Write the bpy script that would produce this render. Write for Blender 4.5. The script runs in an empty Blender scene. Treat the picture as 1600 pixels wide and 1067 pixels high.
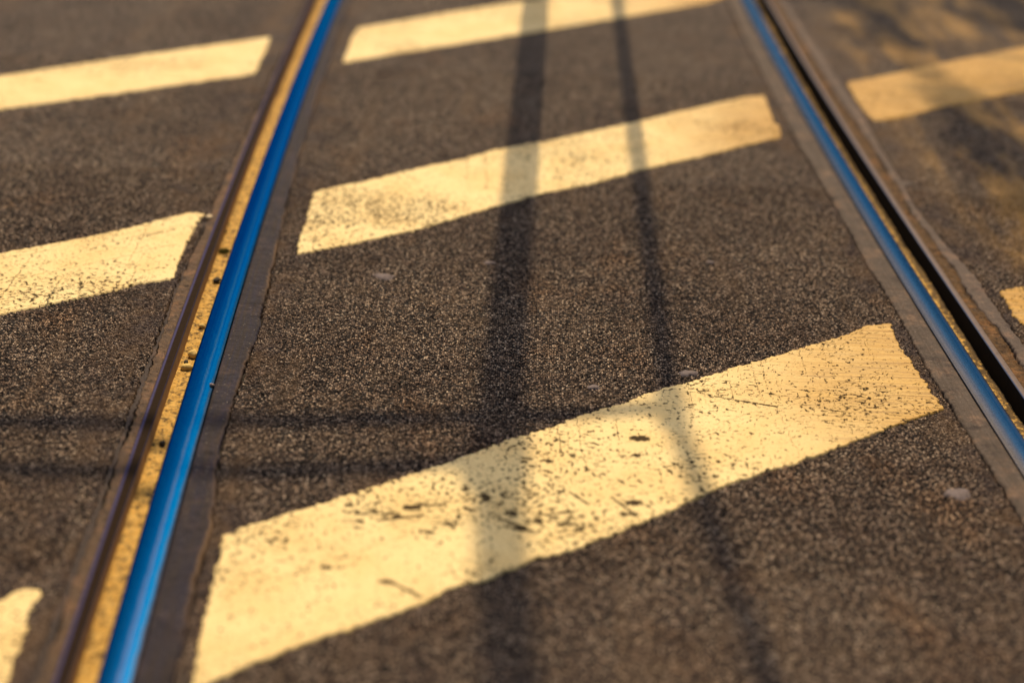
import bpy, bmesh, math, json
import numpy as np
from mathutils import Matrix, Vector

sc = bpy.context.scene
COL = sc.collection
rad = math.radians
rng = np.random.default_rng(7)

# ------------------------------------------------------------------ track geometry
CX, CY, R0 = 87.715, 7.813, 87.65          # centre of the curve both rails follow


def P(s, u):
    """point on the road: s metres along the track, u metres to its right"""
    s = np.asarray(s, float); u = np.asarray(u, float)
    a = (s - 7.81) / R0
    r = R0 - u
    return CX - r * np.cos(a), CY + r * np.sin(a)


def uof(x, y):
    d = np.hypot(np.asarray(x) - CX, np.asarray(y) - CY)
    return R0 - d


# ------------------------------------------------------------------ noise
def _h(ix, iy, seed):
    n = (ix.astype(np.int64) * 374761393 + iy.astype(np.int64) * 668265263 + seed * 1442695041) & 0x7fffffff
    n = ((n ^ (n >> 13)) * 1274126177) & 0x7fffffff
    return ((n ^ (n >> 16)) & 0xffff) / 65535.0


def vn(x, y, seed=0):
    x = np.asarray(x, float); y = np.asarray(y, float) + np.zeros_like(x)
    ix, iy = np.floor(x), np.floor(y); fx, fy = x - ix, y - iy
    fx = fx * fx * (3 - 2 * fx); fy = fy * fy * (3 - 2 * fy)
    a, b = _h(ix, iy, seed), _h(ix + 1, iy, seed)
    c, d = _h(ix, iy + 1, seed), _h(ix + 1, iy + 1, seed)
    return (a + (b - a) * fx) * (1 - fy) + (c + (d - c) * fx) * fy


def fbm(x, y, seed=0, octv=3):
    t, amp, tot = 0, 1, 0
    for k in range(octv):
        t = t + amp * vn(np.asarray(x) * 2 ** k, np.asarray(y) * 2 ** k, seed + 11 * k); tot += amp; amp *= .5
    return t / tot


def sstep(a, b, x):
    t = np.clip((np.asarray(x) - a) / (b - a), 0, 1)
    return t * t * (3 - 2 * t)


# ------------------------------------------------------------------ mesh helpers
def grid_mesh(name, X, Y, Z, uvx=None, uvy=None, attrs=None, smooth=True):
    n, m = X.shape
    co = np.stack([X, Y, Z], -1).reshape(-1, 3).astype(np.float32)
    i = np.arange(n * m).reshape(n, m)
    q = np.stack([i[:-1, :-1], i[:-1, 1:], i[1:, 1:], i[1:, :-1]], -1).reshape(-1, 4)
    return raw_mesh(name, co, q, uvx, uvy, attrs, smooth)


def raw_mesh(name, co, quads, uvx=None, uvy=None, attrs=None, smooth=True):
    # turn the faces upward
    a, b, d = co[quads[:, 0]], co[quads[:, 1]], co[quads[:, 3]]
    k = len(quads) // 2
    me = bpy.data.meshes.new(name)
    me.vertices.add(len(co)); me.vertices.foreach_set('co', co.ravel())
    me.loops.add(quads.size); me.loops.foreach_set('vertex_index', quads.astype(np.int32).ravel())
    me.polygons.add(len(quads))
    me.polygons.foreach_set('loop_start', np.arange(0, quads.size, 4, dtype=np.int32))
    me.polygons.foreach_set('loop_total', np.full(len(quads), 4, dtype=np.int32))
    me.polygons.foreach_set('use_smooth', np.full(len(quads), smooth))
    if uvx is not None:
        uv = me.uv_layers.new(name='UVMap')
        w = np.stack([uvx.ravel()[quads.ravel()], uvy.ravel()[quads.ravel()]], -1).astype(np.float32)
        uv.data.foreach_set('uv', w.ravel())
    for key, val in (attrs or {}).items():
        at = me.attributes.new(key, 'FLOAT', 'POINT')
        at.data.foreach_set('value', val.ravel().astype(np.float32))
    me.update(); me.validate()
    return me


def link(name, me, mat, parent=None):
    o = bpy.data.objects.new(name, me); COL.objects.link(o)
    if mat is not None: me.materials.append(mat)
    if parent is not None: o.parent = parent
    return o


def empty(name, loc=(0, 0, 0)):
    o = bpy.data.objects.new(name, None); COL.objects.link(o); o.location = loc
    o.empty_display_size = .1
    return o


def tag(o, label=None, cat=None, group=None, kind=None):
    if label: o['label'] = label
    if cat: o['category'] = cat
    if group: o['group'] = group
    if kind: o['kind'] = kind
    return o


def tube_bm(bm, pts, radii, seg=20, cap=True):
    pts = [Vector(p) for p in pts]
    if not hasattr(radii, '__len__'): radii = [radii] * len(pts)
    rings = []
    for i, p in enumerate(pts):
        d = (pts[min(i + 1, len(pts) - 1)] - pts[max(i - 1, 0)]).normalized()
        ref = Vector((0, 0, 1)) if abs(d.z) < .9 else Vector((0, 1, 0))
        a = d.cross(ref).normalized(); b = d.cross(a)
        rings.append([bm.verts.new(p + radii[i] * (math.cos(t) * a + math.sin(t) * b))
                      for t in [2 * math.pi * k / seg for k in range(seg)]])
    for r0, r1 in zip(rings, rings[1:]):
        for k in range(seg):
            bm.faces.new((r0[k], r0[(k + 1) % seg], r1[(k + 1) % seg], r1[k]))
    if cap:
        bm.faces.new(rings[0]); bm.faces.new(rings[-1])


def bm_obj(name, bm, mat, parent=None, smooth=True):
    bmesh.ops.recalc_face_normals(bm, faces=bm.faces)
    me = bpy.data.meshes.new(name); bm.to_mesh(me); bm.free()
    for p in me.polygons: p.use_smooth = smooth
    return link(name, me, mat, parent)


# ------------------------------------------------------------------ node helpers
class NT:
    def __init__(self, name):
        self.m = bpy.data.materials.new(name); self.m.use_nodes = True
        self.t = self.m.node_tree; self.t.nodes.clear()
        self.out = self.t.nodes.new('ShaderNodeOutputMaterial')
        self.b = self.t.nodes.new('ShaderNodeBsdfPrincipled')
        self.t.links.new(self.b.outputs[0], self.out.inputs[0])

    def put(self, sock, v):
        if isinstance(v, bpy.types.NodeSocket): self.t.links.new(v, sock)
        elif hasattr(v, '__len__') and len(v) == 3 and sock.type == 'RGBA': sock.default_value = (*v, 1)
        else: sock.default_value = v

    def n(self, kind, **kw):
        nd = self.t.nodes.new('ShaderNode' + kind)
        ins = kw.pop('ins', {})
        for k, v in kw.items(): setattr(nd, k, v)
        for k, v in ins.items(): self.put(nd.inputs[k], v)
        return nd

    def coord(self, scale=(1, 1, 1), rot=(0, 0, 0), src='Object'):
        tc = self.n('TexCoord').outputs[src]
        return self.n('Mapping', ins={'Vector': tc, 'Scale': scale, 'Rotation': rot}).outputs[0]

    def noise(self, vec, scale, detail=3, rough=.55, dist=0):
        return self.n('TexNoise', ins={'Vector': vec, 'Scale': scale, 'Detail': detail, 'Roughness': rough, 'Distortion': dist}).outputs['Fac']

    def vor(self, vec, scale, out='Distance', rnd=1.0):
        return self.n('TexVoronoi', voronoi_dimensions='2D', ins={'Vector': vec, 'Scale': scale, 'Randomness': rnd}).outputs[out]

    def ramp(self, fac, stops, interp='LINEAR'):
        nd = self.n('ValToRGB', ins={'Fac': fac}); cr = nd.color_ramp; cr.interpolation = interp
        while len(cr.elements) > 1: cr.elements.remove(cr.elements[-1])
        for i, (p, c) in enumerate(stops):
            e = cr.elements[0] if i == 0 else cr.elements.new(p)
            e.position = p
            e.color = (*c, 1) if hasattr(c, '__len__') else (c, c, c, 1)
        return nd.outputs[0]

    def mr(self, v, a, b, c=0., d=1.):
        return self.n('MapRange', interpolation_type='SMOOTHSTEP', ins={0: v, 1: a, 2: b, 3: c, 4: d}).outputs[0]

    def math(self, op, a, b=0.):
        nd = self.n('Math', operation=op); self.put(nd.inputs[0], a); self.put(nd.inputs[1], b)
        return nd.outputs[0]

    def mix(self, f, a, b, mode='MIX'):
        nd = self.n('Mix', data_type='RGBA', blend_type=mode)
        self.put(nd.inputs[0], f); self.put(nd.inputs[6], a); self.put(nd.inputs[7], b)
        return nd.outputs[2]

    def set(self, **kw):
        for k, v in kw.items(): self.put(self.b.inputs[k.replace('_', ' ')], v)

    def bump(self, h, dist, strength=1.):
        nd = self.n('Bump', ins={'Height': h, 'Distance': dist, 'Strength': strength})
        self.put(self.b.inputs['Normal'], nd.outputs[0])

    def attr(self, name):
        return self.n('Attribute', attribute_name=name).outputs['Fac']

    def uvx(self):
        return self.n('SeparateXYZ', ins={0: self.n('TexCoord').outputs['UV']}).outputs


def simple(name, c1, c2, scale=20, rough=.6, metal=0, bump=.001, vs=(1, 1, 1), bscale=None):
    g = NT(name); v = g.coord(vs)
    f = g.mr(g.noise(v, scale, 5), .3, .7)
    g.set(Base_Color=g.mix(f, c1, c2), Roughness=rough, Metallic=metal)
    g.bump(g.noise(v, bscale or scale * 6, 4), bump)
    return g.m


# ------------------------------------------------------------------ materials
def mat_asphalt():
    g = NT('asphalt'); v = g.coord()
    cell = g.vor(v, 205, 'Color'); dist = g.vor(v, 205, 'Distance')
    sep = g.n('SeparateColor', ins={0: cell}).outputs
    stone = g.ramp(sep[0], [(0, (.008, .006, .006)), (.27, (.036, .025, .020)), (.48, (.145, .100, .070)), (.72, (.285, .202, .142)), (.90, (.47, .35, .25)), (1, (.75, .61, .46))])
    fine = g.noise(v, 420, 2)
    stone = g.mix(g.mr(fine, .35, .7), g.mix(.4, stone, (.012, .010, .010)), stone)
    matrix = (.010, .0085, .0085)
    f = g.mr(dist, .30, .62)
    col = g.mix(f, stone, matrix)
    # broad tone: dusty and darker areas
    big = g.noise(v, 1.6, 4, .6)
    col = g.mix(g.mr(big, .35, .68, 0, .6), col, g.mix(1., col, (.55, .51, .54), 'MULTIPLY'))
    med = g.noise(v, 9, 4, .65)
    col = g.mix(g.mr(med, .5, .75, 0, .34), col, (.125, .083, .05))
    med2 = g.noise(g.coord((1, 1, 1), (.5, .2, .9)), 13, 4, .65)
    col = g.mix(g.mr(med2, .52, .75, 0, .5), col, g.mix(1., col, (.62, .56, .66), 'MULTIPLY'))
    med3 = g.noise(g.coord((1, .7, 1), (.1, .8, .4)), 5, 4, .65)
    col = g.mix(g.mr(med3, .52, .75, 0, .5), col, g.mix(1., col, (1.25, .92, .6), 'MULTIPLY'))
    lane = g.noise(g.coord((9, .7, 1)), 1., 5, .65)
    col = g.mix(g.mr(lane, .54, .72, 0, .42), col, (.135, .088, .052))
    col = g.mix(g.mr(lane, .46, .30, 0, .5), col, g.mix(1., col, (.6, .56, .6), 'MULTIPLY'))
    blot = g.noise(g.coord((1, 1, 1), (.7, .3, .2)), 3.4, 5, .68)
    col = g.mix(g.mr(blot, .54, .68, 0, .55), col, g.mix(1., col, (.5, .47, .52), 'MULTIPLY'))
    side = g.attr('railside')
    sn = g.mr(g.noise(g.coord((16, 4, 1)), 1., 5, .7), .36, .62)
    col = g.mix(g.math('MULTIPLY', g.math('MULTIPLY', side, sn), .75), col, g.mix(g.mr(g.noise(v, 7, 4, .6), .4, .6), (.060, .044, .042), (.115, .072, .042)))
    # golden sunlight patches painted into the colour right of the right rail
    sunlit = g.attr('dust')
    patch = g.math('MULTIPLY', sunlit, g.mr(g.noise(g.coord((1.5, .30, 1)), 4.2, 4, .6), .44, .62))
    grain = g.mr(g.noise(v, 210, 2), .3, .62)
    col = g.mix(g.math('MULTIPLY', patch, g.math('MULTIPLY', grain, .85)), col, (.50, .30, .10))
    g.set(Base_Color=col, Roughness=g.mr(sep[1], 0, 1, .5, .85))
    g.b.inputs['Specular IOR Level'].default_value = .09
    h = g.math('ADD', g.math('MULTIPLY', g.mr(dist, .1, .75, 1, 0), g.mr(sep[2], 0, 1, .3, 1)), g.math('MULTIPLY', fine, .3))
    d = g.n('Displacement', ins={'Height': h, 'Midlevel': .62, 'Scale': .0045})
    g.t.links.new(d.outputs[0], g.out.inputs['Displacement'])
    g.m.displacement_method = 'BOTH'
    return g.m


def mat_paint():
    g = NT('road_paint'); v = g.coord()
    base = g.mix(g.mr(g.noise(v, 7, 5, .6), .35, .7), (.77, .60, .27), (.71, .515, .20))
    tan = g.attr('tan_ramp')
    streak = g.noise(g.coord((3, 60, 1), (0, 0, rad(24))), 1., 5, .6)
    fine = g.noise(g.coord((5, 120, 1), (0, 0, rad(22))), 1., 4, .6)
    tf = g.math('MULTIPLY', tan, g.mr(g.math('ADD', g.math('MULTIPLY', streak, .65), g.math('MULTIPLY', fine, .35)), .22, .62, .62, 1.))
    col = g.mix(tf, base, g.mix(g.mr(fine, .35, .65), (.48, .262, .026), (.34, .17, .014)))
    sc_ = g.noise(g.coord((5, 150, 1), (0, 0, rad(27))), 1., 3, .6)
    sc2 = g.noise(g.coord((4, 170, 1), (.3, 0, rad(18))), 1., 3, .6)
    col = g.mix(g.math('MULTIPLY', g.math('MAXIMUM', g.mr(sc_, .60, .67), g.mr(sc2, .61, .68)), g.mr(tan, .1, .8, .0, .75)), col, (.16, .085, .022))
    # faint yellow-brown soiling
    soil = g.mr(g.noise(v, 26, 5, .7), .56, .74)
    col = g.mix(g.math('MULTIPLY', soil, .35), col, (.50, .33, .13))
    st2 = g.mr(g.vor(v, 150), .45, .75)
    col = g.mix(g.math('MULTIPLY', st2, g.mr(g.noise(v, 11, 4, .65), .45, .7, .05, .55)), col, (.40, .235, .07))
    # worn specks and scratches
    ws = g.coord((1, .8, 1), (0, 0, rad(12)))
    cl = g.math('ADD', g.mr(g.noise(v, 3.2, 3), .38, .66, .0, .075), g.math('MULTIPLY', g.attr('wear_area'), .085))
    sp = g.noise(ws, 105, 3, .55)
    spk = g.mr(g.math('ADD', sp, cl), .655, .69)
    sp2 = g.noise(g.coord((45, 190, 1), (0, 0, rad(16))), 1., 2, .5)
    spk2 = g.mr(g.math('ADD', sp2, cl), .69, .72)
    edge = g.noise(ws, 120, 4, .65)
    ex = g.mr(g.math('ADD', g.attr('wear'), g.math('MULTIPLY', g.math('SUBTRACT', edge, .5), 1.7)), .46, .66)
    wear = g.math('MAXIMUM', g.math('MAXIMUM', spk, spk2), ex)
    dark = g.mix(g.noise(v, 300, 2), (.008, .005, .003), (.045, .027, .013))
    col = g.mix(g.math('MULTIPLY', wear, .96), col, dark)
    g.set(Base_Color=col, Roughness=.62)
    g.put(g.b.inputs['Specular IOR Level'], g.mr(wear, 0, 1, .25, .02))
    st = g.mr(g.vor(v, 120), .1, .75, 1, 0)
    h = g.math('SUBTRACT', g.math('ADD', g.math('MULTIPLY', g.noise(v, 130, 4), .35), g.math('ADD', g.math('MULTIPLY', st, .3), g.math('MULTIPLY', fine, .12))), g.math('MULTIPLY', wear, .9))
    g.bump(h, .0016, .8)
    return g.m


def mat_head(kind):
    g = NT('rail_steel_' + kind); u = g.uvx()
    uv = g.n('TexCoord').outputs['UV']
    long = g.noise(g.n('Mapping', ins={'Vector': uv, 'Scale': (60, .8, 1)}).outputs[0], 1., 4, .6)
    wob = g.noise(g.n('Mapping', ins={'Vector': uv, 'Scale': (3, 14, 1)}).outputs[0], 1., 4, .7)
    mot = g.noise(g.coord(), 170, 4, .7)
    x = g.math('ADD', u[0], g.math('MULTIPLY', g.math('SUBTRACT', wob, .5), .13))  # ramps below paint sky reflection and a bright glint line into the steel
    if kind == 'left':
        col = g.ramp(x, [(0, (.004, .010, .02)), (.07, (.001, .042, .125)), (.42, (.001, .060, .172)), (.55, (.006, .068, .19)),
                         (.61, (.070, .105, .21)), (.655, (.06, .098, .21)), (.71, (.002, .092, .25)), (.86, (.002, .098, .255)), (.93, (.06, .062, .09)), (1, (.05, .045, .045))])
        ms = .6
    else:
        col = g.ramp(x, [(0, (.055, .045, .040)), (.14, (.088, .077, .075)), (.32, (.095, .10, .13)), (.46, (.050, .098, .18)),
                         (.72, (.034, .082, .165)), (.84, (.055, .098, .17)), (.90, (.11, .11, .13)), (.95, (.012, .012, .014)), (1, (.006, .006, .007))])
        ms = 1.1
    col = g.mix(g.mr(mot, .42, .7, 0, ms * .6), col, g.mix(1., col, (.45, .55, .62), 'MULTIPLY'))
    col = g.mix(g.mr(mot, .56, .3, 0, ms * .28), col, (.13, .14, .17))
    lg2 = g.noise(g.n('Mapping', ins={'Vector': uv, 'Scale': (34, .35, 1)}).outputs[0], 1., 5, .7)
    col = g.mix(g.mr(lg2, .46, .64, 0, .75), col, g.mix(1., col, (.45, .55, .62), 'MULTIPLY'))
    col = g.mix(g.mr(lg2, .46, .32, 0, .55), col, (.055, .085, .15))
    scr = g.mr(g.noise(g.n('Mapping', ins={'Vector': uv, 'Scale': (14, 55, 1)}).outputs[0], 1., 3, .8), .71, .76)
    nearedge = g.mr(u[0], .6, .93) if kind == 'left' else g.mr(u[0], .35, .1)
    col = g.mix(g.math('MULTIPLY', g.math('MULTIPLY', scr, nearedge), .7), col, (.25, .21, .19))
    g.set(Base_Color=col, Metallic=1., Roughness=g.mr(long, .3, .7, .13, .19) if kind == 'left' else g.mr(mot, .3, .7, .2, .32))
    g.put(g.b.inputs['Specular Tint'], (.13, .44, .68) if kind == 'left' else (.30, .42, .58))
    g.bump(g.math('ADD', long, g.math('MULTIPLY', mot, .5 if kind == 'left' else 1.)), .00018, .4)
    return g.m


def mat_lip(kind):
    g = NT('guard_lip_' + kind); u = g.uvx(); v = g.coord()
    n1 = g.noise(v, 60, 5, .65)
    if kind == 'left':    # uv.x: 0 outer foot .. 1 groove bottom
        col = g.ramp(u[0], [(.0, (.05, .04, .05)), (.26, (.055, .05, .09)), (.325, (.06, .055, .125)), (.345, (.022, .013, .007)),
                            (.475, (.022, .013, .007)), (.488, (.05, .045, .09)), (.50, (.02, .017, .025)), (.525, (.34, .21, .10)), (1, (.40, .25, .11))])
        g.set(Metallic=0., Roughness=.8); g.b.inputs['Specular IOR Level'].default_value = .03
    else:  # groove wall shade painted near-black, sky reflection painted as the pale top
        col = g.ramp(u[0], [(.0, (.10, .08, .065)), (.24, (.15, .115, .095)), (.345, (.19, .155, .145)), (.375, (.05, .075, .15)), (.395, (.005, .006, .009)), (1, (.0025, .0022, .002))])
        g.set(Metallic=0., Roughness=.8); g.b.inputs['Specular IOR Level'].default_value = .04
    col = g.mix(g.mr(n1, .45, .72, 0, .45), col, g.mix(1., col, (.55, .5, .45), 'MULTIPLY'))
    g.set(Base_Color=col)
    g.bump(n1, .0012, .6)
    return g.m


def mat_dirt(kind):
    g = NT('groove_dirt_' + kind); v = g.coord()
    f = g.noise(v, 55, 5, .65); c = g.vor(v, 260, 'Color'); s = g.n('SeparateColor', ins={0: c}).outputs
    col = g.mix(g.mr(f, .35, .65), (.56, .32, .06), (.70, .44, .115))
    col = g.mix(g.mr(s[0], .55, 1., 0, .5), col, (.16, .10, .04))
    deb = g.math('ADD', g.noise(v, 62, 5, .75), .02)
    if kind == 'right': deb = g.math('ADD', deb, g.mr(g.uvx()[0], .45, .85, -.07, .13))
    col = g.mix(g.mr(deb, .525, .61, 0, .9), col, (.05, .03, .012))
    g.set(Base_Color=col, Roughness=.95)
    g.bump(g.math('ADD', g.noise(v, 180, 4), g.math('MULTIPLY', s[1], .4)), .005, .8)
    return g.m


def mat_seal(name, c1, c2, c3, edge=None, crumb=False):
    g = NT(name); u = g.uvx(); v = g.coord()
    uv = g.n('TexCoord').outputs['UV']
    lg = g.noise(g.n('Mapping', ins={'Vector': uv, 'Scale': (9, 4, 1)}).outputs[0], 1., 5, .65)
    if crumb: lg = g.noise(v, 45, 5, .75)
    col = g.mix(g.mr(lg, .35, .65), c1, c2)
    if crumb: col = g.mix(g.mr(g.noise(v, 75, 4, .7), .54, .64, 0, .8), col, (.022, .014, .007))
    col = g.mix(g.mr(g.noise(v, 24, 5, .7), .55, .72, 0, .6), col, c3)
    grit = g.noise(v, 330, 3, .7)
    scrat = g.noise(g.n('Mapping', ins={'Vector': uv, 'Scale': (26, 2.2, 1)}).outputs[0], 1., 5, .7)
    col = g.mix(g.mr(scrat, .5, .72, 0, .55), col, g.mix(1., col, (.42, .42, .48), 'MULTIPLY'))
    col = g.mix(g.mr(g.noise(v, 13, 5, .75), .48, .66, 0, .8), col, g.mix(1., col, (2.0, 1.7, 1.45), 'MULTIPLY'))
    col = g.mix(g.mr(g.noise(v, 19, 5, .75), .52, .66, 0, .7), col, g.mix(1., col, (.45, .43, .5), 'MULTIPLY'))
    col = g.mix(g.mr(grit, .57, .70, 0, .6), col, g.mix(1., col, (2.6, 2.4, 2.3), 'MULTIPLY'))
    col = g.mix(g.mr(g.noise(v, 140, 2, .6), .68, .72, 0, .8), col, (.22, .18, .15))
    col = g.mix(g.mr(grit, .42, .3, 0, .5), col, (.02, .018, .016))
    if edge:
        col = g.mix(g.math('MULTIPLY', g.mr(u[0], .84, .97), g.mr(g.noise(g.n('Mapping', ins={'Vector': uv, 'Scale': (1, 2.2, 1)}).outputs[0], 1., 3), .42, .62, .0, 1)), col, edge)
    g.set(Base_Color=col, Roughness=.8)
    g.b.inputs['Specular IOR Level'].default_value = .12
    g.bump(g.math('ADD', g.math('MULTIPLY', grit, .4), g.noise(v, 70, 4)), .007 if crumb else .005, .8)
    return g.m


ASPHALT = mat_asphalt()
PAINT = mat_paint()
BED = simple('joint_bed_soil', (.012, .009, .007), (.035, .024, .014), 60, .95, 0, .003)

# ------------------------------------------------------------------ seal edges (u at s), traced on the road plane
EDGE = {
    'li': [[-20, -.752], [2.139, -.752], [2.322, -.747], [2.476, -.748], [2.58, -.745], [2.692, -.752], [2.886, -.763], [3.105, -.762], [3.195, -.757], [3.387, -.747], [3.636, -.748], [3.875, -.754], [4.339, -.762], [6.557, -.770], [60, -.765]],
    'lo': [[-20, -.967], [2.198, -.967], [2.512, -.968], [2.732, -.962], [2.905, -.964], [3.343, -.966], [3.738, -.968], [4.174, -.958], [5.157, -.945], [6.528, -.945], [60, -.95]],
    'ri': [[-20, .75], [2.686, .753], [3.023, .752], [3.264, .747], [3.485, .752], [3.653, .754], [3.983, .748], [4.37, .752], [4.88, .744], [5.668, .746], [6.821, .75], [60, .75]],
    'ro': [[-20, 1.008], [3.446, 1.009], [3.592, 1.008], [3.83, 1.012], [3.958, 1.007], [4.07, .996], [4.286, .983], [4.50, .990], [4.545, .996], [4.562, 1.040], [4.578, 1.038], [4.60, 1.000], [4.713, .998], [4.973, 1.004], [5.282, 1.015], [5.961, 1.018], [6.864, 1.0], [60, 1.0]],
    'roc': [[-20, .970], [3.375, .972], [3.523, .975], [3.646, .962], [3.806, .966], [3.912, .970], [4.022, .965], [4.162, .966], [4.309, .959], [4.55, .974], [4.634, .969], [4.938, .976], [5.171, .972], [5.385, .968], [60, .968]],
    'loc': [[-20, -.953], [2.394, -.955], [2.597, -.951], [2.88, -.954], [3.156, -.956], [3.343, -.957], [3.586, -.960], [3.86, -.962], [4.3, -.952], [5.2, -.940], [60, -.94]],
}


def edge(key, s, seed, amp=.0025):
    e = np.array(EDGE[key])
    return np.interp(s, e[:, 0], e[:, 1]) + amp * 2 * (fbm(np.asarray(s) * 22, np.zeros_like(s), seed, 4) - .5) \
        + .0075 * (fbm(np.asarray(s) * 120, np.zeros_like(s) + 3, seed + 2, 2) - .5)


# rows along the track: fine where the lens is sharp
S_ROWS = np.concatenate([np.linspace(-12, 1.6, 30)[:-1], np.arange(1.6, 2.45, .008), np.arange(2.45, 4.5, .003),
                         np.arange(4.5, 5.6, .006), np.arange(5.6, 8, .015), 8 * np.power(45 / 8, np.linspace(0, 1, 60))])
S_MID = np.concatenate([np.linspace(-12, 1.6, 30)[:-1], np.arange(1.6, 8, .006), 8 * np.power(45 / 8, np.linspace(0, 1, 60))])

# ------------------------------------------------------------------ road sheet
def road():
    W = 40.
    n = lambda a, b, st: np.linspace(a, b, max(2, int(round(abs(b - a) / st)) + 1))
    one = np.ones_like(S_ROWS)[:, None]
    e_lo, e_li = edge('lo', S_ROWS, 3), edge('li', S_ROWS, 5)
    e_ri, e_ro = edge('ri', S_ROWS, 7), edge('ro', S_ROWS, 9, .004)
    # left strip, middle strip, right strip; edges follow the joints, with a small lip down into the joint
    tl = np.concatenate([-W * np.power(2.3 / W, np.linspace(0, 1, 24))[:-1], n(-2.3, -1.45, .012)[:-1], n(-1.45, -.967, .003)])
    tm = n(-.752, .752, .003)
    tr = np.concatenate([n(1.008, 1.35, .003)[:-1], n(1.35, 2.6, .012)[:-1], 2.6 * np.power(W / 2.6, np.linspace(0, 1, 24))])
    UL = tl[None] * one; w = sstep(-1.1, -.967, UL); UL = UL + w * (e_lo[:, None] + .967)
    UM = tm[None] * one
    UM = UM + sstep(-.6, -.752, UM) * (e_li[:, None] + .752) + sstep(.6, .752, UM) * (e_ri[:, None] - .752)
    UR = tr[None] * one; UR = UR + sstep(1.12, 1.008, UR) * (e_ro[:, None] - 1.008)
    cos, quads, sun_patches, sides, base = [], [], [], [], 0
    loops = []
    for k, U in enumerate((UL, UM, UR)):
        X, Y = P(S_ROWS[:, None] * np.ones_like(U), U)
        Z = np.zeros_like(X)
        if k in (0, 1): Z[:, -1] = -.014
        if k in (1, 2): Z[:, 0] = -.014
        nn, mm = X.shape
        i = base + np.arange(nn * mm).reshape(nn, mm)
        q = np.stack([i[:-1, :-1], i[:-1, 1:], i[1:, 1:], i[1:, :-1]], -1).reshape(-1, 4)
        cos.append(np.stack([X, Y, Z], -1).reshape(-1, 3)); quads.append(q)
        SS = S_ROWS[:, None] * np.ones_like(U)
        sun_patches.append((sstep(1.02, 1.25, U) * sstep(2.6, 1.9, U)).ravel())
        sd_ = 0 * U
        for c_, w_ in ((-.99, .10), (-.735, .05), (.735, .045), (1.03, .09)): sd_ = np.maximum(sd_, np.exp(-((U - c_) / w_) ** 2))
        sides.append(sd_.ravel())
        loops.append(i); base += nn * mm
    co = np.concatenate(cos)
    # out to the horizon
    L, M, Rr = loops
    ring = list(L[0, :]) + list(M[0, :]) + list(Rr[0, :]) + list(Rr[1:, -1]) + list(Rr[-1, ::-1][1:]) + list(M[-1, ::-1]) + list(L[-1, ::-1]) + list(L[::-1, 0][1:])
    ring = np.array(ring)
    c = np.array([2., 14., 0.])
    prev = ring; extra = []; qq = []
    for f in (3., 12., 60.):
        v = c + (co[ring] - c) * f; v[:, 2] = 0
        ids = base + np.arange(len(ring)); base += len(ring)
        extra.append(v)
        a, b = prev, ids
        qq.append(np.stack([a, b, np.roll(b, -1), np.roll(a, -1)], -1))
        prev = ids
    co = np.concatenate([co] + extra); q = np.concatenate(quads + qq)
    dust = np.concatenate(sun_patches + [np.zeros(len(co) - sum(len(d) for d in sun_patches))])  # mask of the painted golden sunlight patches
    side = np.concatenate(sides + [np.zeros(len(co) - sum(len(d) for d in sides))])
    me = raw_mesh('road', co.astype(np.float32), q, attrs={'dust': dust, 'railside': side})  # 'dust' holds the painted sunlight patches
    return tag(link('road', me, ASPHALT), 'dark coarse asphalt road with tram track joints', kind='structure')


road()

# ------------------------------------------------------------------ sweeps along the curve
S_SWEEP = np.concatenate([np.linspace(-12, 1.4, 14)[:-1], np.arange(1.4, 8, .05), 8 * np.power(45 / 8, np.linspace(0, 1, 50))])


def sweep(prof, name, mat, parent, sub=3):
    p = np.array(prof, float)
    # Catmull-Rom-free refinement: insert points for smooth shading
    d = np.concatenate([[0], np.cumsum(np.hypot(*np.diff(p, axis=0).T))])
    U = np.ones((len(S_SWEEP), 1)) * p[None, :, 0]
    Z = np.ones((len(S_SWEEP), 1)) * p[None, :, 1]
    S = S_SWEEP[:, None] * np.ones_like(U)
    X, Y = P(S, U)
    me = grid_mesh(name, X, Y, Z, (d / d[-1])[None] * np.ones_like(U), S)
    return link(name, me, mat, parent)


def round_profile(a, b, top, depth_a, depth_b, ra, rb, crown=0., n=6):
    """section from a's foot over the top to b's foot; a, b are u positions"""
    sg = 1 if b > a else -1
    pts = [(a, -depth_a), (a, top - ra - .006)]
    for k in range(n + 1):
        t = math.pi / 2 * k / n
        pts.append((a + sg * ra * (1 - math.cos(t)), top - ra + ra * math.sin(t)))
    w = abs(b - a) - ra - rb
    for k in range(1, 8):
        f = k / 8
        pts.append((a + sg * (ra + w * f), top + crown * 4 * f * (1 - f)))
    for k in range(n + 1):
        t = math.pi / 2 * (1 - k / n)
        pts.append((b - sg * rb * (1 - math.cos(t)), top - rb + rb * math.sin(t)))
    pts += [(b, top - rb - .006), (b, -depth_b)]
    return pts


def dirt(name, u0, u1, z0, mat, parent, seed, amp, fall=0.):
    t = np.linspace(0, 1, 15)
    S = S_MID[:, None] * np.ones((1, 15)); U = u0 + (u1 - u0) * t[None] * np.ones_like(S)
    N = fbm(S * 34, U * 34 + 50, seed, 4)
    big = fbm(S * 5, U * 5 + 50, seed + 3, 2)
    Z = z0 - fall * sstep(4.2, 5.6, S) + amp * 2 * (N - .5) + .006 * (big - .5) * 2
    X, Y = P(S, U)
    me = grid_mesh(name, X, Y, Z, t[None] * np.ones_like(S), S)
    return link(name, me, mat, parent)


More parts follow.
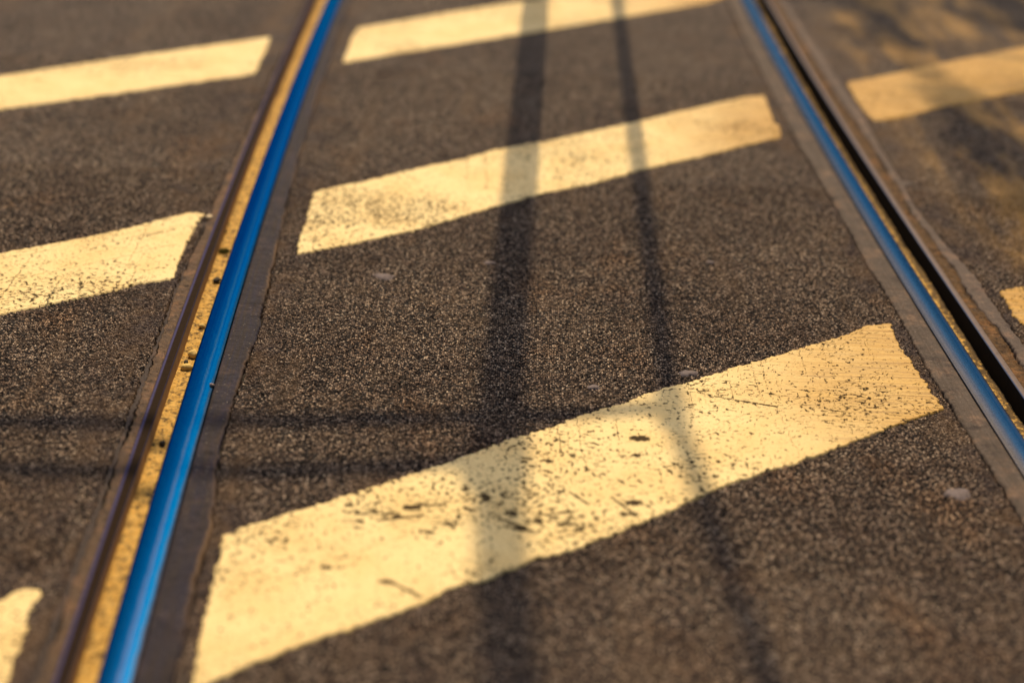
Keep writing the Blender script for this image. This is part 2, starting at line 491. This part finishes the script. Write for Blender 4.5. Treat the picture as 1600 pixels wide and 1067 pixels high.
def head_uv(o, u_a, u_b):
    """uv.x of a rail head runs 0..1 straight across its top"""
    me = o.data; n = len(me.vertices)
    co = np.empty(n * 3, np.float32); me.vertices.foreach_get('co', co); co = co.reshape(-1, 3)
    u = np.clip((uof(co[:, 0], co[:, 1]) - u_a) / (u_b - u_a), 0, 1)
    li = np.empty(len(me.loops), np.int32); me.loops.foreach_get('vertex_index', li)
    uv = np.empty(len(li) * 2, np.float32); me.uv_layers[0].data.foreach_get('uv', uv); uv = uv.reshape(-1, 2)
    uv[:, 0] = u[li]; me.uv_layers[0].data.foreach_set('uv', uv.ravel())


G_R = 'grooved tram rails crossing the road'
# left rail: groove on its left
rl = tag(empty('tram_rail', (*[float(c) for c in P(3., -.84)], 0)), 'bright blue polished tram rail with yellow sand in its groove, in the left half', 'rail', G_R)
rr = tag(empty('tram_rail', (*[float(c) for c in P(3., .837)], 0)), 'dull mottled blue tram rail with a deep black groove, in the right half', 'rail', G_R)


def keep(o):    # the parts are modelled in road coordinates
    o.matrix_parent_inverse = Matrix.Translation(-o.parent.location)
    return o


hl = keep(sweep(round_profile(-.868, -.810, .0035, .055, .03, .007, .003, .0018), 'rail_head', mat_head('left'), rl)); head_uv(hl, -.868, -.810)
keep(sweep(round_profile(-.9335, -.910, .001, .03, .055, .003, .002), 'guard_lip', mat_lip('left'), rl))
keep(dirt('groove_sand', -.912, -.866, -.034, mat_dirt('left'), rl, 21, .0025))
hr = keep(sweep(round_profile(.810, .864, .0035, .03, .075, .003, .005, .0014), 'rail_head', mat_head('right'), rr)); head_uv(hr, .810, .864)
keep(sweep(round_profile(.9385, .921, .001, .03, .075, .003, .002), 'guard_lip', mat_lip('right'), rr))
keep(dirt('groove_sand', .862, .923, -.047, mat_dirt('right'), rr, 33, .003, .013))


# ------------------------------------------------------------------ joint fillings beside the rails
def band(name, fa, fb, z, mat, parent, seed, n=18, amp=.0012, taper_a=.004, taper_b=.008, zl=-.012):
    t = np.concatenate([[0], np.linspace(.004, .996, n), [1]])
    S = S_MID[:, None] * np.ones((1, len(t)))
    a, b = fa(S_MID)[:, None], fb(S_MID)[:, None]
    U = a + (b - a) * t[None]
    w = np.abs(b - a)
    fall = np.minimum(sstep(0, 1, np.clip(t[None] * w / taper_a, 0, 1)), sstep(0, 1, np.clip((1 - t[None]) * w / taper_b, 0, 1)))
    Z = z * fall + amp * 2 * (fbm(S * 60, U * 60 + 90, seed, 4) - .5) * fall
    Z[:, 0] = zl; Z[:, -1] = zl
    X, Y = P(S, U)
    me = grid_mesh(name, X, Y, Z, t[None] * np.ones_like(S), S)
    return link(name, me, mat, parent)


def const(c): return lambda s: np.full_like(s, c)


def gap(key, seed, off, eamp=.0025, g0=.0, g1=.004, gs=0):
    def f(s):
        e = edge(key, s, seed, eamp)
        return e + off * (g0 + g1 * sstep(.42, .75, fbm(s * 7, np.zeros_like(s) + gs, seed + 40, 3)))
    return f


def bed(u0, u1, parent):
    t = np.linspace(0, 1, 6); S = S_MID[::3][:, None] * np.ones((1, 6)); U = u0 + (u1 - u0) * t[None] * np.ones_like(S)
    X, Y = P(S, U)
    return keep(link('joint_bed', grid_mesh('joint_bed', X, Y, np.full_like(X, -.0125), t[None] * np.ones_like(S), S), BED, parent))


G_S = 'joint fillings along the rails'
def sealer(u, label): return tag(empty('joint_filling', (*[float(c) for c in P(3., u)], 0)), label, 'joint filling', G_S)


a = sealer(-.78, 'dark purplish bitumen strip filling the joint right of the bright blue rail')
keep(band('bitumen_band', const(-.8095), gap('li', 5, -1, g0=.0, g1=.0035), .0026, mat_seal('bitumen_dark', (.030, .023, .021), (.024, .022, .036), (.042, .032, .025), (.14, .088, .05)), a, 51, taper_a=.003, taper_b=.010))
bed(-.812, -.735, a)
a = sealer(.78, 'smooth brownish grey bitumen strip filling the joint left of the dull rail')
keep(band('bitumen_band', gap('ri', 7, 1, g0=.0008, g1=.003), const(.8095), .0026, mat_seal('bitumen_pale', (.075, .058, .046), (.098, .078, .064), (.045, .035, .028)), a, 53, taper_a=.006, taper_b=.003))
bed(.735, .812, a)
a = sealer(-.95, 'cracked sandy mortar strip left of the bright blue rail groove')
mt = mat_seal('mortar_brown', (.12, .077, .045), (.088, .062, .046), (.035, .024, .015), crumb=True)
keep(band('mortar_band', lambda s: gap('loc', 13, 1, .003, .0004, .0045)(s), const(-.934), -.0005, mt, a, 55, amp=.002, taper_b=.003))
keep(band('bitumen_band', gap('lo', 3, 1, .0025, .0003, .004), lambda s: gap('loc', 13, -1, .003, .0004, .002)(s), .001, mat_seal('bitumen_mid', (.06, .045, .037), (.046, .038, .036), (.075, .050, .031)), a, 57, n=12, taper_a=.008))
bed(-.985, -.932, a)
a = sealer(.98, 'crumbling brown mortar and jagged pale grey bitumen strip right of the black groove')
keep(band('mortar_band', const(.939), lambda s: gap('roc', 15, -1, .005, .0008, .005)(s), -.003, mat_seal('mortar_crumbly', (.125, .070, .028), (.075, .044, .021), (.028, .018, .009), crumb=True), a, 59, amp=.004, taper_a=.003, taper_b=.004))
keep(band('bitumen_band', lambda s: gap('roc', 15, 1, .005, .0004, .002)(s), gap('ro', 9, -1, .004, 0, .003), .0022, mat_seal('bitumen_grey', (.115, .088, .072), (.095, .076, .066), (.065, .05, .042)), a, 61, n=14, taper_a=.004, taper_b=.012))
bed(.939, 1.03, a)

# ------------------------------------------------------------------ painted stripes
STRIPES = json.loads('''{"M1": {"top": [[-0.501, 2.531], [-0.426, 2.59], [-0.341, 2.654], [-0.219, 2.748], [-0.129, 2.818], [0.009, 2.938], [0.091, 2.998], [0.171, 3.068], [0.242, 3.118], [0.276, 3.155], [0.384, 3.229], [0.497, 3.317], [0.583, 3.375], [0.673, 3.442], [0.767, 3.511], [0.833, 3.572], [0.891, 3.593]], "right": [[0.922, 3.154], [0.911, 3.228], [0.9, 3.348], [0.887, 3.471], [0.891, 3.593]], "bot": [[-0.469, 2.072], [-0.439, 2.102], [-0.381, 2.159], [-0.289, 2.229], [-0.201, 2.286], [-0.126, 2.348], [-0.08, 2.396], [-0.024, 2.422], [0.051, 2.489], [0.119, 2.526], [0.225, 2.609], [0.333, 2.703], [0.393, 2.763], [0.524, 2.859], [0.554, 2.872], [0.706, 2.992], [0.828, 3.087], [0.922, 3.154]], "left": [[-0.469, 2.072], [-0.47, 2.1], [-0.486, 2.271], [-0.492, 2.439], [-0.501, 2.531]]},
"M2": {"top": [[-0.563, 4.311], [-0.548, 4.334], [-0.425, 4.429], [-0.279, 4.565], [-0.164, 4.655], [-0.069, 4.759], [0.061, 4.843], [0.224, 4.974], [0.376, 5.102], [0.583, 5.285], [0.748, 5.427], [0.815, 5.452]], "right": [[0.812, 4.993], [0.825, 5.12], [0.809, 5.144], [0.813, 5.277], [0.815, 5.452]], "bot": [[-0.547, 3.856], [-0.494, 3.893], [-0.409, 3.951], [-0.263, 4.064], [-0.043, 4.28], [0.048, 4.368], [0.219, 4.492], [0.351, 4.621], [0.594, 4.812], [0.699, 4.907], [0.812, 4.993]], "left": [[-0.547, 3.856], [-0.554, 3.943], [-0.555, 4.066], [-0.563, 4.311]]},
"M3": {"top": [[-0.629, 6.115], [-0.49, 6.236], [-0.336, 6.384], [-0.021, 6.653], [0.749, 7.386]], "right": [[0.826, 6.878], [0.774, 7.031], [0.749, 7.386]], "bot": [[-0.632, 5.626], [0.038, 6.173], [0.721, 6.736], [0.826, 6.878]], "left": [[-0.632, 5.626], [-0.635, 5.91], [-0.629, 6.115]]},
"L1": {"top": [[-2.2, 4.91], [-1.719, 5.294], [-1.345, 5.601], [-0.92, 5.934]], "right": [[-0.903, 5.446], [-0.91, 5.672], [-0.92, 5.934]], "bot": [[-2.2, 4.47], [-1.611, 4.932], [-1.226, 5.207], [-0.903, 5.446]], "left": [[-2.2, 4.47], [-2.2, 4.91]]},
"L2": {"top": [[-2.2, 3.06], [-1.268, 3.781], [-1.067, 3.926], [-0.95, 4.034], [-0.90, 4.088], [-0.872, 4.114], [-0.845, 4.120], [-0.821, 4.109]], "right": [[-0.816, 3.681], [-0.824, 3.745], [-0.829, 3.806], [-0.83, 3.888], [-0.831, 3.982], [-0.832, 4.074], [-0.821, 4.109]], "bot": [[-2.2, 2.63], [-1.161, 3.42], [-1.117, 3.454], [-1.024, 3.519], [-0.937, 3.581], [-0.902, 3.624], [-0.829, 3.66], [-0.816, 3.681]], "left": [[-2.2, 2.63], [-2.2, 3.06]]},
"L3": {"top": [[-2.2, 1.25], [-1.1, 2.09], [-0.828, 2.303], [-0.817, 2.32], [-0.8, 2.341], [-0.772, 2.339]], "right": [[-0.735, 1.90], [-0.745, 2.012], [-0.756, 2.171], [-0.763, 2.259], [-0.763, 2.327], [-0.772, 2.339]], "bot": [[-2.2, 0.78], [-0.735, 1.90]], "left": [[-2.2, 0.78], [-2.2, 1.25]]},
"R1": {"top": [[1.124, 5.663], [1.2, 5.715], [1.36, 5.839], [1.574, 6.018], [1.899, 6.264], [2.2, 6.50]], "right": [[2.2, 6.01], [2.2, 6.50]], "bot": [[1.144, 5.213], [1.229, 5.257], [1.349, 5.36], [1.542, 5.505], [1.739, 5.649], [2.2, 6.01]], "left": [[1.144, 5.213], [1.127, 5.295], [1.121, 5.446], [1.124, 5.663]]},
"R2": {"top": [[1.202, 3.819], [1.275, 3.859], [2.2, 4.585]], "right": [[2.2, 4.18], [2.2, 4.585]], "bot": [[1.227, 3.454], [1.336, 3.524], [2.2, 4.18]], "left": [[1.227, 3.454], [1.212, 3.586], [1.201, 3.667], [1.202, 3.819]]}}''')

WEAR = [(.266, 2.959, .017), (.256, 2.889, .009), (.083, 2.85, .009), (.034, 2.843, .008), (-.1, 2.859, .007), (.241, 2.704, .015), (.221, 2.661, .010), (-.036, 2.704, .012), (.014, 2.645, .013),
        (.029, 2.595, .014), (-.076, 2.727, .008), (-.035, 2.69, .009), (-.175, 2.65, .011), (-.163, 2.651, .008), (-.239, 2.633, .010), (-.264, 2.597, .008), (-.196, 2.618, .009), (-.303, 2.438, .009),
        (-.201, 2.402, .009), (.048, 2.827, .006), (.212, 2.73, .006), (.103, 2.733, .007), (-.102, 2.599, .009), (-.135, 2.568, .009), (.061, 2.624, .010), (.12, 2.664, .008), (.559, 3.188, .007)]
SCRATCH = [((.40, 3.179), (.479, 3.150), .0025), ((.479, 3.150), (.563, 3.129), .005), ((.12, 2.735), (.157, 2.69), .004), ((.20, 2.72), (.245, 2.655), .004), ((-.195, 2.406), (-.132, 2.359), .005),
           ((.06, 2.64), (.13, 2.665), .004), ((-.23, 2.60), (-.15, 2.625), .005), ((-.19, 2.655), (-.12, 2.665), .004), ((-.27, 2.62), (-.2, 2.63), .004), ((.0, 2.60), (.06, 2.585), .004), ((-.01, 2.63), (.035, 2.60), .004)]


def resample(poly, n):
    p = np.array(poly, float); d = np.concatenate([[0], np.cumsum(np.hypot(*np.diff(p, axis=0).T))])
    t = np.linspace(0, d[-1], n)
    return np.stack([np.interp(t, d, p[:, 0]), np.interp(t, d, p[:, 1])], 1)


def stripe(key, label, step, seed, rough_edge=.006, wear_area=None):
    d = STRIPES[key]
    ln = np.hypot(*(np.array(d['top'][-1]) - d['top'][0])); wd = .45
    n, m = int(ln / step) + 2, int(wd / step) + 2
    B, T, L, R = resample(d['bot'], n), resample(d['top'], n), resample(d['left'], m), resample(d['right'], m)
    c = lambda q, k: q + np.stack([rough_edge * (fbm(q[:, 0] * 30 + o_, q[:, 1] * 30, seed + k + o_, 2) - .5) + .012 * (fbm(q[:, 0] * 125 + o_, q[:, 1] * 125, seed + k + o_, 2) - .5) for o_ in (0, 9)], 1) * np.minimum(1, np.minimum(np.arange(len(q)), np.arange(len(q))[::-1]) / 6)[:, None]
    B, T, L, R = c(B, 1), c(T, 2), c(L, 3), c(R, 4)
    w = np.linspace(0, 1, n)[:, None, None]; v = np.linspace(0, 1, m)[None, :, None]
    G = (1 - v) * B[:, None] + v * T[:, None] + (1 - w) * L[None] + w * R[None] \
        - ((1 - w) * (1 - v) * B[0] + w * (1 - v) * B[-1] + (1 - w) * v * T[0] + w * v * T[-1])
    X, Y = G[..., 0], G[..., 1]
    Z = .0028 + .0008 * (fbm(X * 24, Y * 24, seed, 3) - .5)
    for sl in (np.s_[0, :], np.s_[-1, :], np.s_[:, 0], np.s_[:, -1]): Z[sl] = -.002
    U = uof(X, Y)
    tan_ramp = sstep(.16, .80, U + .35 * (fbm(X * 3, Y * 3, 77, 3) - .5))  # orange-tan tone, stronger towards the right
    wear = np.zeros_like(X)
    if wear_area:
        for (x, y, r) in WEAR:
            dx, dy = X - x, Y - y
            wear = np.maximum(wear, np.clip(1.25 - np.hypot(dx * .62 + dy * .1, dy) / r * 1.0, 0, 1))
        for (p, q, r) in SCRATCH:
            p, q = np.array(p), np.array(q); e = q - p; t = np.clip(((X - p[0]) * e[0] + (Y - p[1]) * e[1]) / (e @ e), 0, 1)
            wear = np.maximum(wear, np.clip(1.2 - np.hypot(X - p[0] - t * e[0], Y - p[1] - t * e[1]) / r * .9, 0, 1))
    wa = np.zeros_like(X)
    for (x, y, rx, ry, k) in (wear_area or []):
        wa = np.maximum(wa, k * np.clip(1 - ((X - x) / rx) ** 2 - ((Y - y) / ry) ** 2, 0, 1))
    me = grid_mesh('crossing_stripe', X, Y, Z, attrs={'tan_ramp': tan_ramp, 'wear': wear, 'wear_area': wa})
    return tag(link('crossing_stripe', me, PAINT), label, 'road marking', 'painted stripes crossing the tracks')


stripe('M1', 'largest worn cream stripe between the two rails, pitted and scratched, nearest in front', .003, 101,
       wear_area=[(-.05, 2.68, .32, .17, 1.0), (.25, 2.85, .3, .2, .35), (.55, 3.2, .4, .25, .35)])
stripe('M2', 'middle cream stripe between the two rails, crossed by both pole shadows', .004, 131, wear_area=[(-.4, 4.15, .3, .25, .55), (.1, 4.65, .35, .25, .4), (.5, 5.1, .3, .2, .3)])
stripe('M3', 'farthest stripe between the two rails, cut by the top edge of the photo', .01, 151)
stripe('L1', 'farther blurred cream stripe left of the bright blue rail, ending short of its groove', .01, 171)
stripe('L2', 'sharp pale stripe left of the bright blue rail with rounded far corner and fine pitting', .004, 191, wear_area=[(-1.15, 3.6, .35, .25, .35)])
stripe('L3', 'blurred corner of a pale stripe at the bottom left, left of the bright blue rail', .01, 211)
stripe('R1', 'orange stripe beyond the dull rail, blurred, on asphalt with painted golden sunlight', .01, 231)
stripe('R2', 'small sharp corner of an orange stripe cut by the right edge of the photo', .004, 251)

# ------------------------------------------------------------------ small things lying about
GUM = simple('trodden_gum', (.22, .185, .18), (.14, .115, .112), 90, .5, 0, .002)
for n_ in GUM.node_tree.nodes:
    if n_.type == 'BSDF_PRINCIPLED': n_.inputs['Specular IOR Level'].default_value = .06; n_.inputs['Roughness'].default_value = .95


def gum(x, y, r, seed, label):
    k = 40; rr_ = np.random.default_rng(seed); bm = bmesh.new()
    c = bm.verts.new((0, 0, .0026)); rings = []
    ph = rr_.uniform(0, 6.28, 4)
    for f, z in ((.45, .0025), (.8, .0018), (1., -.002)):
        ring = []
        for i in range(k):
            t = 2 * math.pi * i / k
            q = r * f * (1 + .12 * math.sin(2 * t + ph[0]) + .10 * math.sin(3 * t + ph[1]) + .10 * math.sin(5 * t + ph[2]) + .05 * math.sin(9 * t + ph[3]))
            ring.append(bm.verts.new((q * 1.15 * math.cos(t), q * .8 * math.sin(t), z)))
        rings.append(ring)
    for i in range(k): bm.faces.new((c, rings[0][i], rings[0][(i + 1) % k]))
    for a_, b_ in zip(rings, rings[1:]):
        for i in range(k): bm.faces.new((a_[i], b_[i], b_[(i + 1) % k], a_[(i + 1) % k]))
    o = bm_obj('chewing_gum', bm, GUM); o.location = (x, y, 0)
    return tag(o, label, 'chewing gum', 'flattened gum spots on the asphalt')


gum(-.319, 3.745, .024, 1, 'largest flat grey gum spot, below the left end of the middle stripe')
gum(-.065, 3.861, .013, 2, 'small grey gum spot at the left edge of the broad shadow')
gum(.387, 3.277, .019, 3, 'grey gum spot just above the upper edge of the largest stripe')
gum(.178, 3.188, .013, 4, 'small gum spot left of the thin shadow, above the largest stripe')
gum(.87, 2.797, .026, 5, 'blurred pale gum spot at lower right, near the grey strip of the dull rail')
gum(.495, 3.93, .010, 6, 'tiny gum spot right of the thin shadow, between two stripes')


def stone(name, x, y, z, r, seed, mat, label, cat, group=None, flat=.7):
    bm = bmesh.new(); bmesh.ops.create_icosphere(bm, subdivisions=3, radius=1)
    q = np.random.default_rng(seed); k = q.normal(size=(5, 3)); ph = q.uniform(0, 6, 5); sx = q.uniform(.75, 1.25, 2)
    for v in bm.verts:
        d = v.co.copy()
        f = 1 + sum(.09 * math.sin(1.6 * (k[i] @ np.array(d)) + ph[i]) for i in range(5))
        v.co = Vector((d.x * f * sx[0], d.y * f * sx[1], d.z * f * flat)) * r
    o = bm_obj(name, bm, mat); o.location = (x, y, z)
    return tag(o, label, cat, group)


YST = simple('yellow_stone', (.78, .55, .16), (.62, .42, .12), 120, .8, 0, .001)
BST = simple('dark_stone_hole', (.02, .016, .012), (.05, .038, .025), 120, .9, 0, .001)  # black stones; two of them stand in for dark holes in the groove
PST = simple('pale_chip', (.55, .36, .26), (.42, .30, .22), 150, .7, 0, .001)
k = 1.0205       # the groove floor lies below the road
GP = 'pebbles in the sandy groove'
stone('pebble', -.693 * k, 3.196 * k, -.031, .010, 1, YST, 'bright yellow pebble in the sandy groove, just below a dark hole', 'pebble', GP)
stone('pebble', -.693 * k, 3.262 * k, -.031, .012, 2, YST, 'larger yellow stone chip in the sandy groove, above the dark hole', 'pebble', GP)
stone('pebble', -.699 * k, 3.214 * k, -.028, .0055, 3, BST, 'small black hole between the two yellow pebbles in the groove, shaped as a stone', 'pebble', GP)
stone('pebble', -.714 * k, 3.668 * k, -.028, .009, 4, BST, 'square black hole against the bright blue rail head, shaped as a stone', 'pebble', GP)
stone('pebble', -.700 * k, 3.409 * k, -.031, .007, 5, YST, 'ochre pebble in the groove right beside the sharp left stripe lower corner', 'pebble', GP)
stone('pebble', -.673 * k, 2.852 * k, -.030, .008, 6, BST, 'blurred dark stone in the groove below the long cable shadow', 'pebble', GP)
stone('pebble', -.748 * k, 3.99 * k, -.029, .006, 7, BST, 'small dark stone in the groove above the moss tuft', 'pebble', GP)
stone('stone_chip', -.623, 3.109, .006, .0045, 8, PST, 'tiny pinkish stone chip lying on the bright blue rail head', 'stone chip')
stone('stone_chip', -.809, 4.087, .004, .009, 9, simple('cream_chip', (.75, .6, .36), (.6, .46, .26), 150, .7), 'cream paint chip beside the rounded corner of the sharp left stripe', 'paint chip', flat=.4)

MOSS = simple('moss_green', (.07, .11, .02), (.14, .17, .035), 200, .8)
def moss(x, y, r, seed, label):
    q = np.random.default_rng(seed); bm = bmesh.new()
    for i in range(170):
        a = q.uniform(0, 6.28); d = r * math.sqrt(q.uniform(0, 1)); b = Vector((d * math.cos(a), d * math.sin(a), 0))
        hgt = r * (1.0 - .6 * (d / r) ** 2) * q.uniform(.5, 1.1); az = q.uniform(0, 6.28); w = .0008
        s_ = Vector((math.cos(az), math.sin(az), 0)) * w; lean = Vector((q.normal(), q.normal(), 0)) * .25 * hgt
        v = [bm.verts.new(b - s_), bm.verts.new(b + s_), bm.verts.new(b + lean * .6 + s_ * 1.5 + Vector((0, 0, hgt * .6))), bm.verts.new(b + lean + Vector((0, 0, hgt)))]
        bm.faces.new((v[0], v[1], v[2])); bm.faces.new((v[0], v[2], v[3]))
    me = bpy.data.meshes.new('moss_tuft'); bm.to_mesh(me); bm.free()
    o = link('moss_tuft', me, MOSS); o.location = (x, y, -.034)
    return tag(o, label, 'moss', 'moss tufts in the groove')
moss(-.730 * k, 3.861 * k, .014, 1, 'larger green moss tuft in the sandy groove, against the bright blue rail head')
moss(-.757 * k, 4.05 * k, .008, 2, 'smaller moss tuft in the groove, farther up than the larger one')

# ------------------------------------------------------------------ what throws the shadows: masts beyond the top edge of the photo
EL, AZ = 50., .9
te = math.tan(rad(EL))
STEEL = simple('galvanised_steel', (.30, .31, .32), (.22, .23, .24), 12, .45, .8, .0008)
DARK = simple('dark_painted_steel', (.05, .055, .06), (.08, .085, .09), 12, .5, .3, .0008)


def lift(x, y, z):
    """the point at height z whose shadow falls on the road at x, y"""
    return (x + z / te * math.sin(rad(AZ)), y + z / te * math.cos(rad(AZ)), z)


def mast(name, base, r, kink_xy, tip_xy, tip_z, arm_pts, arm_r, label, group):
    t = tag(empty(name, (base[0], base[1], 0)), label, 'mast', group)
    kz = (base[1] - kink_xy[1]) * te / math.cos(rad(AZ))
    kp = lift(*kink_xy, kz); tp = lift(*tip_xy, tip_z)
    bm = bmesh.new(); tube_bm(bm, [(base[0], base[1], 0), (kp[0], kp[1], kz), tp], [r * 1.05, r, r * .97], 28); keep(bm_obj('shaft', bm, STEEL, t))
    bm = bmesh.new(); tube_bm(bm, [(base[0], base[1], -.01), (base[0], base[1], .03)], r * 2.1, 24); keep(bm_obj('base_plate', bm, DARK, t, False))
    for pts in arm_pts:
        q = [lift(x, y, kz) for x, y in pts]
        bm = bmesh.new(); tube_bm(bm, q, arm_r, 16); keep(bm_obj('cantilever_arm', bm, STEEL, t))
    c = Vector(kp); bm = bmesh.new(); tube_bm(bm, [c - Vector((0, 0, .09)), c + Vector((0, 0, .09))], r * 1.35, 24); keep(bm_obj('clamp', bm, DARK, t))
    return t


mast('tram_mast', (.045, 7.2), .050, (-.022, 2.845), (.045, 1.75), 6.9,
     [[(-.022, 2.841), (-.187, 2.815), (-.333, 2.785), (-.45, 2.765), (-1.5, 2.70)]], .026,
     'thicker galvanised steel mast beyond the photo top, casting the broad shadow', 'masts beyond the crossing')
mast('tram_mast', (.372, 7.35), .026, (.338, 3.104), (.47, 1.75), 7.1,
     [[(.338, 3.104), (.112, 3.052), (-.12, 3.02), (-.382, 2.985), (-.70, 2.945), (-1.6, 2.87)]], .026,
     'thinner galvanised steel mast beyond the photo top, casting the narrow shadow', 'masts beyond the crossing')

# unseen tree added at the right, leaf clumps placed to dapple the far road
BARK = simple('added_tree_bark', (.10, .075, .055), (.05, .038, .028), 14, .9, 0, .01, (1, 1, .3))
LEAF = simple('added_tree_leaf_green', (.045, .085, .02), (.09, .12, .03), 9, .6, 0, .0005)
tree = tag(empty('added_shade_tree', (3.9, 12.6, 0)), 'unseen leafy tree added beyond the right edge to shade the far right asphalt', 'tree')
SHADE = [(1.42, 6.75, .10, .55, 420), (1.44, 5.95, .06, .5, 60), (1.47, 5.25, .075, .4, 260), (1.44, 4.7, .06, .35, 150), (2.05, 6.95, .2, .45, 420), (1.95, 5.3, .14, .45, 260), (1.75, 4.5, .09, .4, 160), (1.12, 7.3, .12, .4, 220)]
q = np.random.default_rng(5); bmL = bmesh.new(); bmT = bmesh.new()
tube_bm(bmT, [(3.9, 12.6, 0), (3.88, 12.55, 1.5), (3.8, 12.5, 3.2), (3.62, 12.4, 5.5), (3.5, 12.6, 8.2), (3.4, 12.9, 11.0)], [.24, .20, .18, .15, .10, .03], 16)
for (sx, sy, rx, ry, cnt) in SHADE:
    zc = q.uniform(9., 10.5); c = Vector(lift(sx, sy, zc)); st = Vector((3.7, 12.4, q.uniform(5.5, 8.)))
    mid = st.lerp(c, .55) + Vector((0, 0, .5))
    tube_bm(bmT, [st, mid, c + Vector((.05, .3, 0)), c - Vector((0, ry, .1))], [.05, .03, .014, .005], 8)
    for i in range(cnt):
        z = zc + q.normal() * .5
        p = Vector(lift(sx + q.normal() * rx * .8, sy + q.uniform(-1, 1) * ry, z))
        a = Vector(q.normal(size=3)).normalized(); b = a.cross(Vector(q.normal(size=3))).normalized(); L = q.uniform(.035, .065)
        bmL.faces.new([bmL.verts.new(p + v) for v in (-a * L, b * L * .45 + a * L * .1, a * L, -b * L * .45 + a * L * .1)])
for i in range(2600):      # the rest of the added tree's leaves
    d = Vector(q.normal(size=3)).normalized() * q.uniform(.4, 1) ** .5
    p = Vector((4.3 + d.x * 1.7, 14.0 + d.y * 2.2, 10.0 + d.z * 2.6))
    a = Vector(q.normal(size=3)).normalized(); b = a.cross(Vector(q.normal(size=3))).normalized(); L = q.uniform(.06, .11)
    bmL.faces.new([bmL.verts.new(p + v) for v in (-a * L, b * L * .45 + a * L * .1, a * L, -b * L * .45 + a * L * .1)])
keep(bm_obj('added_tree_trunk', bmT, BARK, tree))
me = bpy.data.meshes.new('crown'); bmL.to_mesh(me); bmL.free(); keep(link('crown', me, LEAF, tree))

# ------------------------------------------------------------------ camera
f_px, pit, roll, h = 2600., rad(24.9153), rad(2.5045), 1.58
cd = bpy.data.cameras.new('camera'); cam = bpy.data.objects.new('camera', cd); COL.objects.link(cam)
right, up, fwd = Vector((1, 0, 0)), Vector((0, math.sin(pit), math.cos(pit))), Vector((0, math.cos(pit), -math.sin(pit)))
Xa = math.cos(roll) * right + math.sin(roll) * up; Ya = -math.sin(roll) * right + math.cos(roll) * up; Za = -fwd
M = Matrix((Xa, Ya, Za)).transposed().to_4x4(); M.translation = (0, 0, h)
cam.matrix_world = M
cd.sensor_width = 36; cd.lens = 36 * f_px / 1600; cd.clip_start = .05; cd.clip_end = 5000
cd.dof.use_dof = True; cd.dof.focus_distance = 3.67; cd.dof.aperture_fstop = 1.1
sc.camera = cam

# ------------------------------------------------------------------ light
w = bpy.data.worlds.new('World'); sc.world = w; w.use_nodes = True
nt = w.node_tree; bg = nt.nodes['Background']
sky = nt.nodes.new('ShaderNodeTexSky'); sky.sky_type = 'NISHITA'; sky.sun_disc = False
sky.dust_density = 6.; sky.ozone_density = .5; sky.air_density = .9
sky.sun_elevation = rad(EL); sky.sun_rotation = rad(AZ)
nt.links.new(sky.outputs[0], bg.inputs[0]); bg.inputs[1].default_value = .08
ld = bpy.data.lights.new('sun', 'SUN'); ld.energy = 3.45; ld.angle = rad(.4); ld.color = (1., .76, .46)
lo = bpy.data.objects.new('sun', ld); COL.objects.link(lo)
sd = Vector((math.sin(rad(AZ)) * math.cos(rad(EL)), math.cos(rad(AZ)) * math.cos(rad(EL)), math.sin(rad(EL))))
lo.rotation_euler = sd.to_track_quat('Z', 'Y').to_euler(); lo.location = (0, 20, 25)

vs = sc.view_settings
sc.display_settings.display_device = 'sRGB'
vs.view_transform = 'Standard'; vs.look = 'None'; vs.exposure = .27; vs.gamma = 1; vs.use_curve_mapping = False
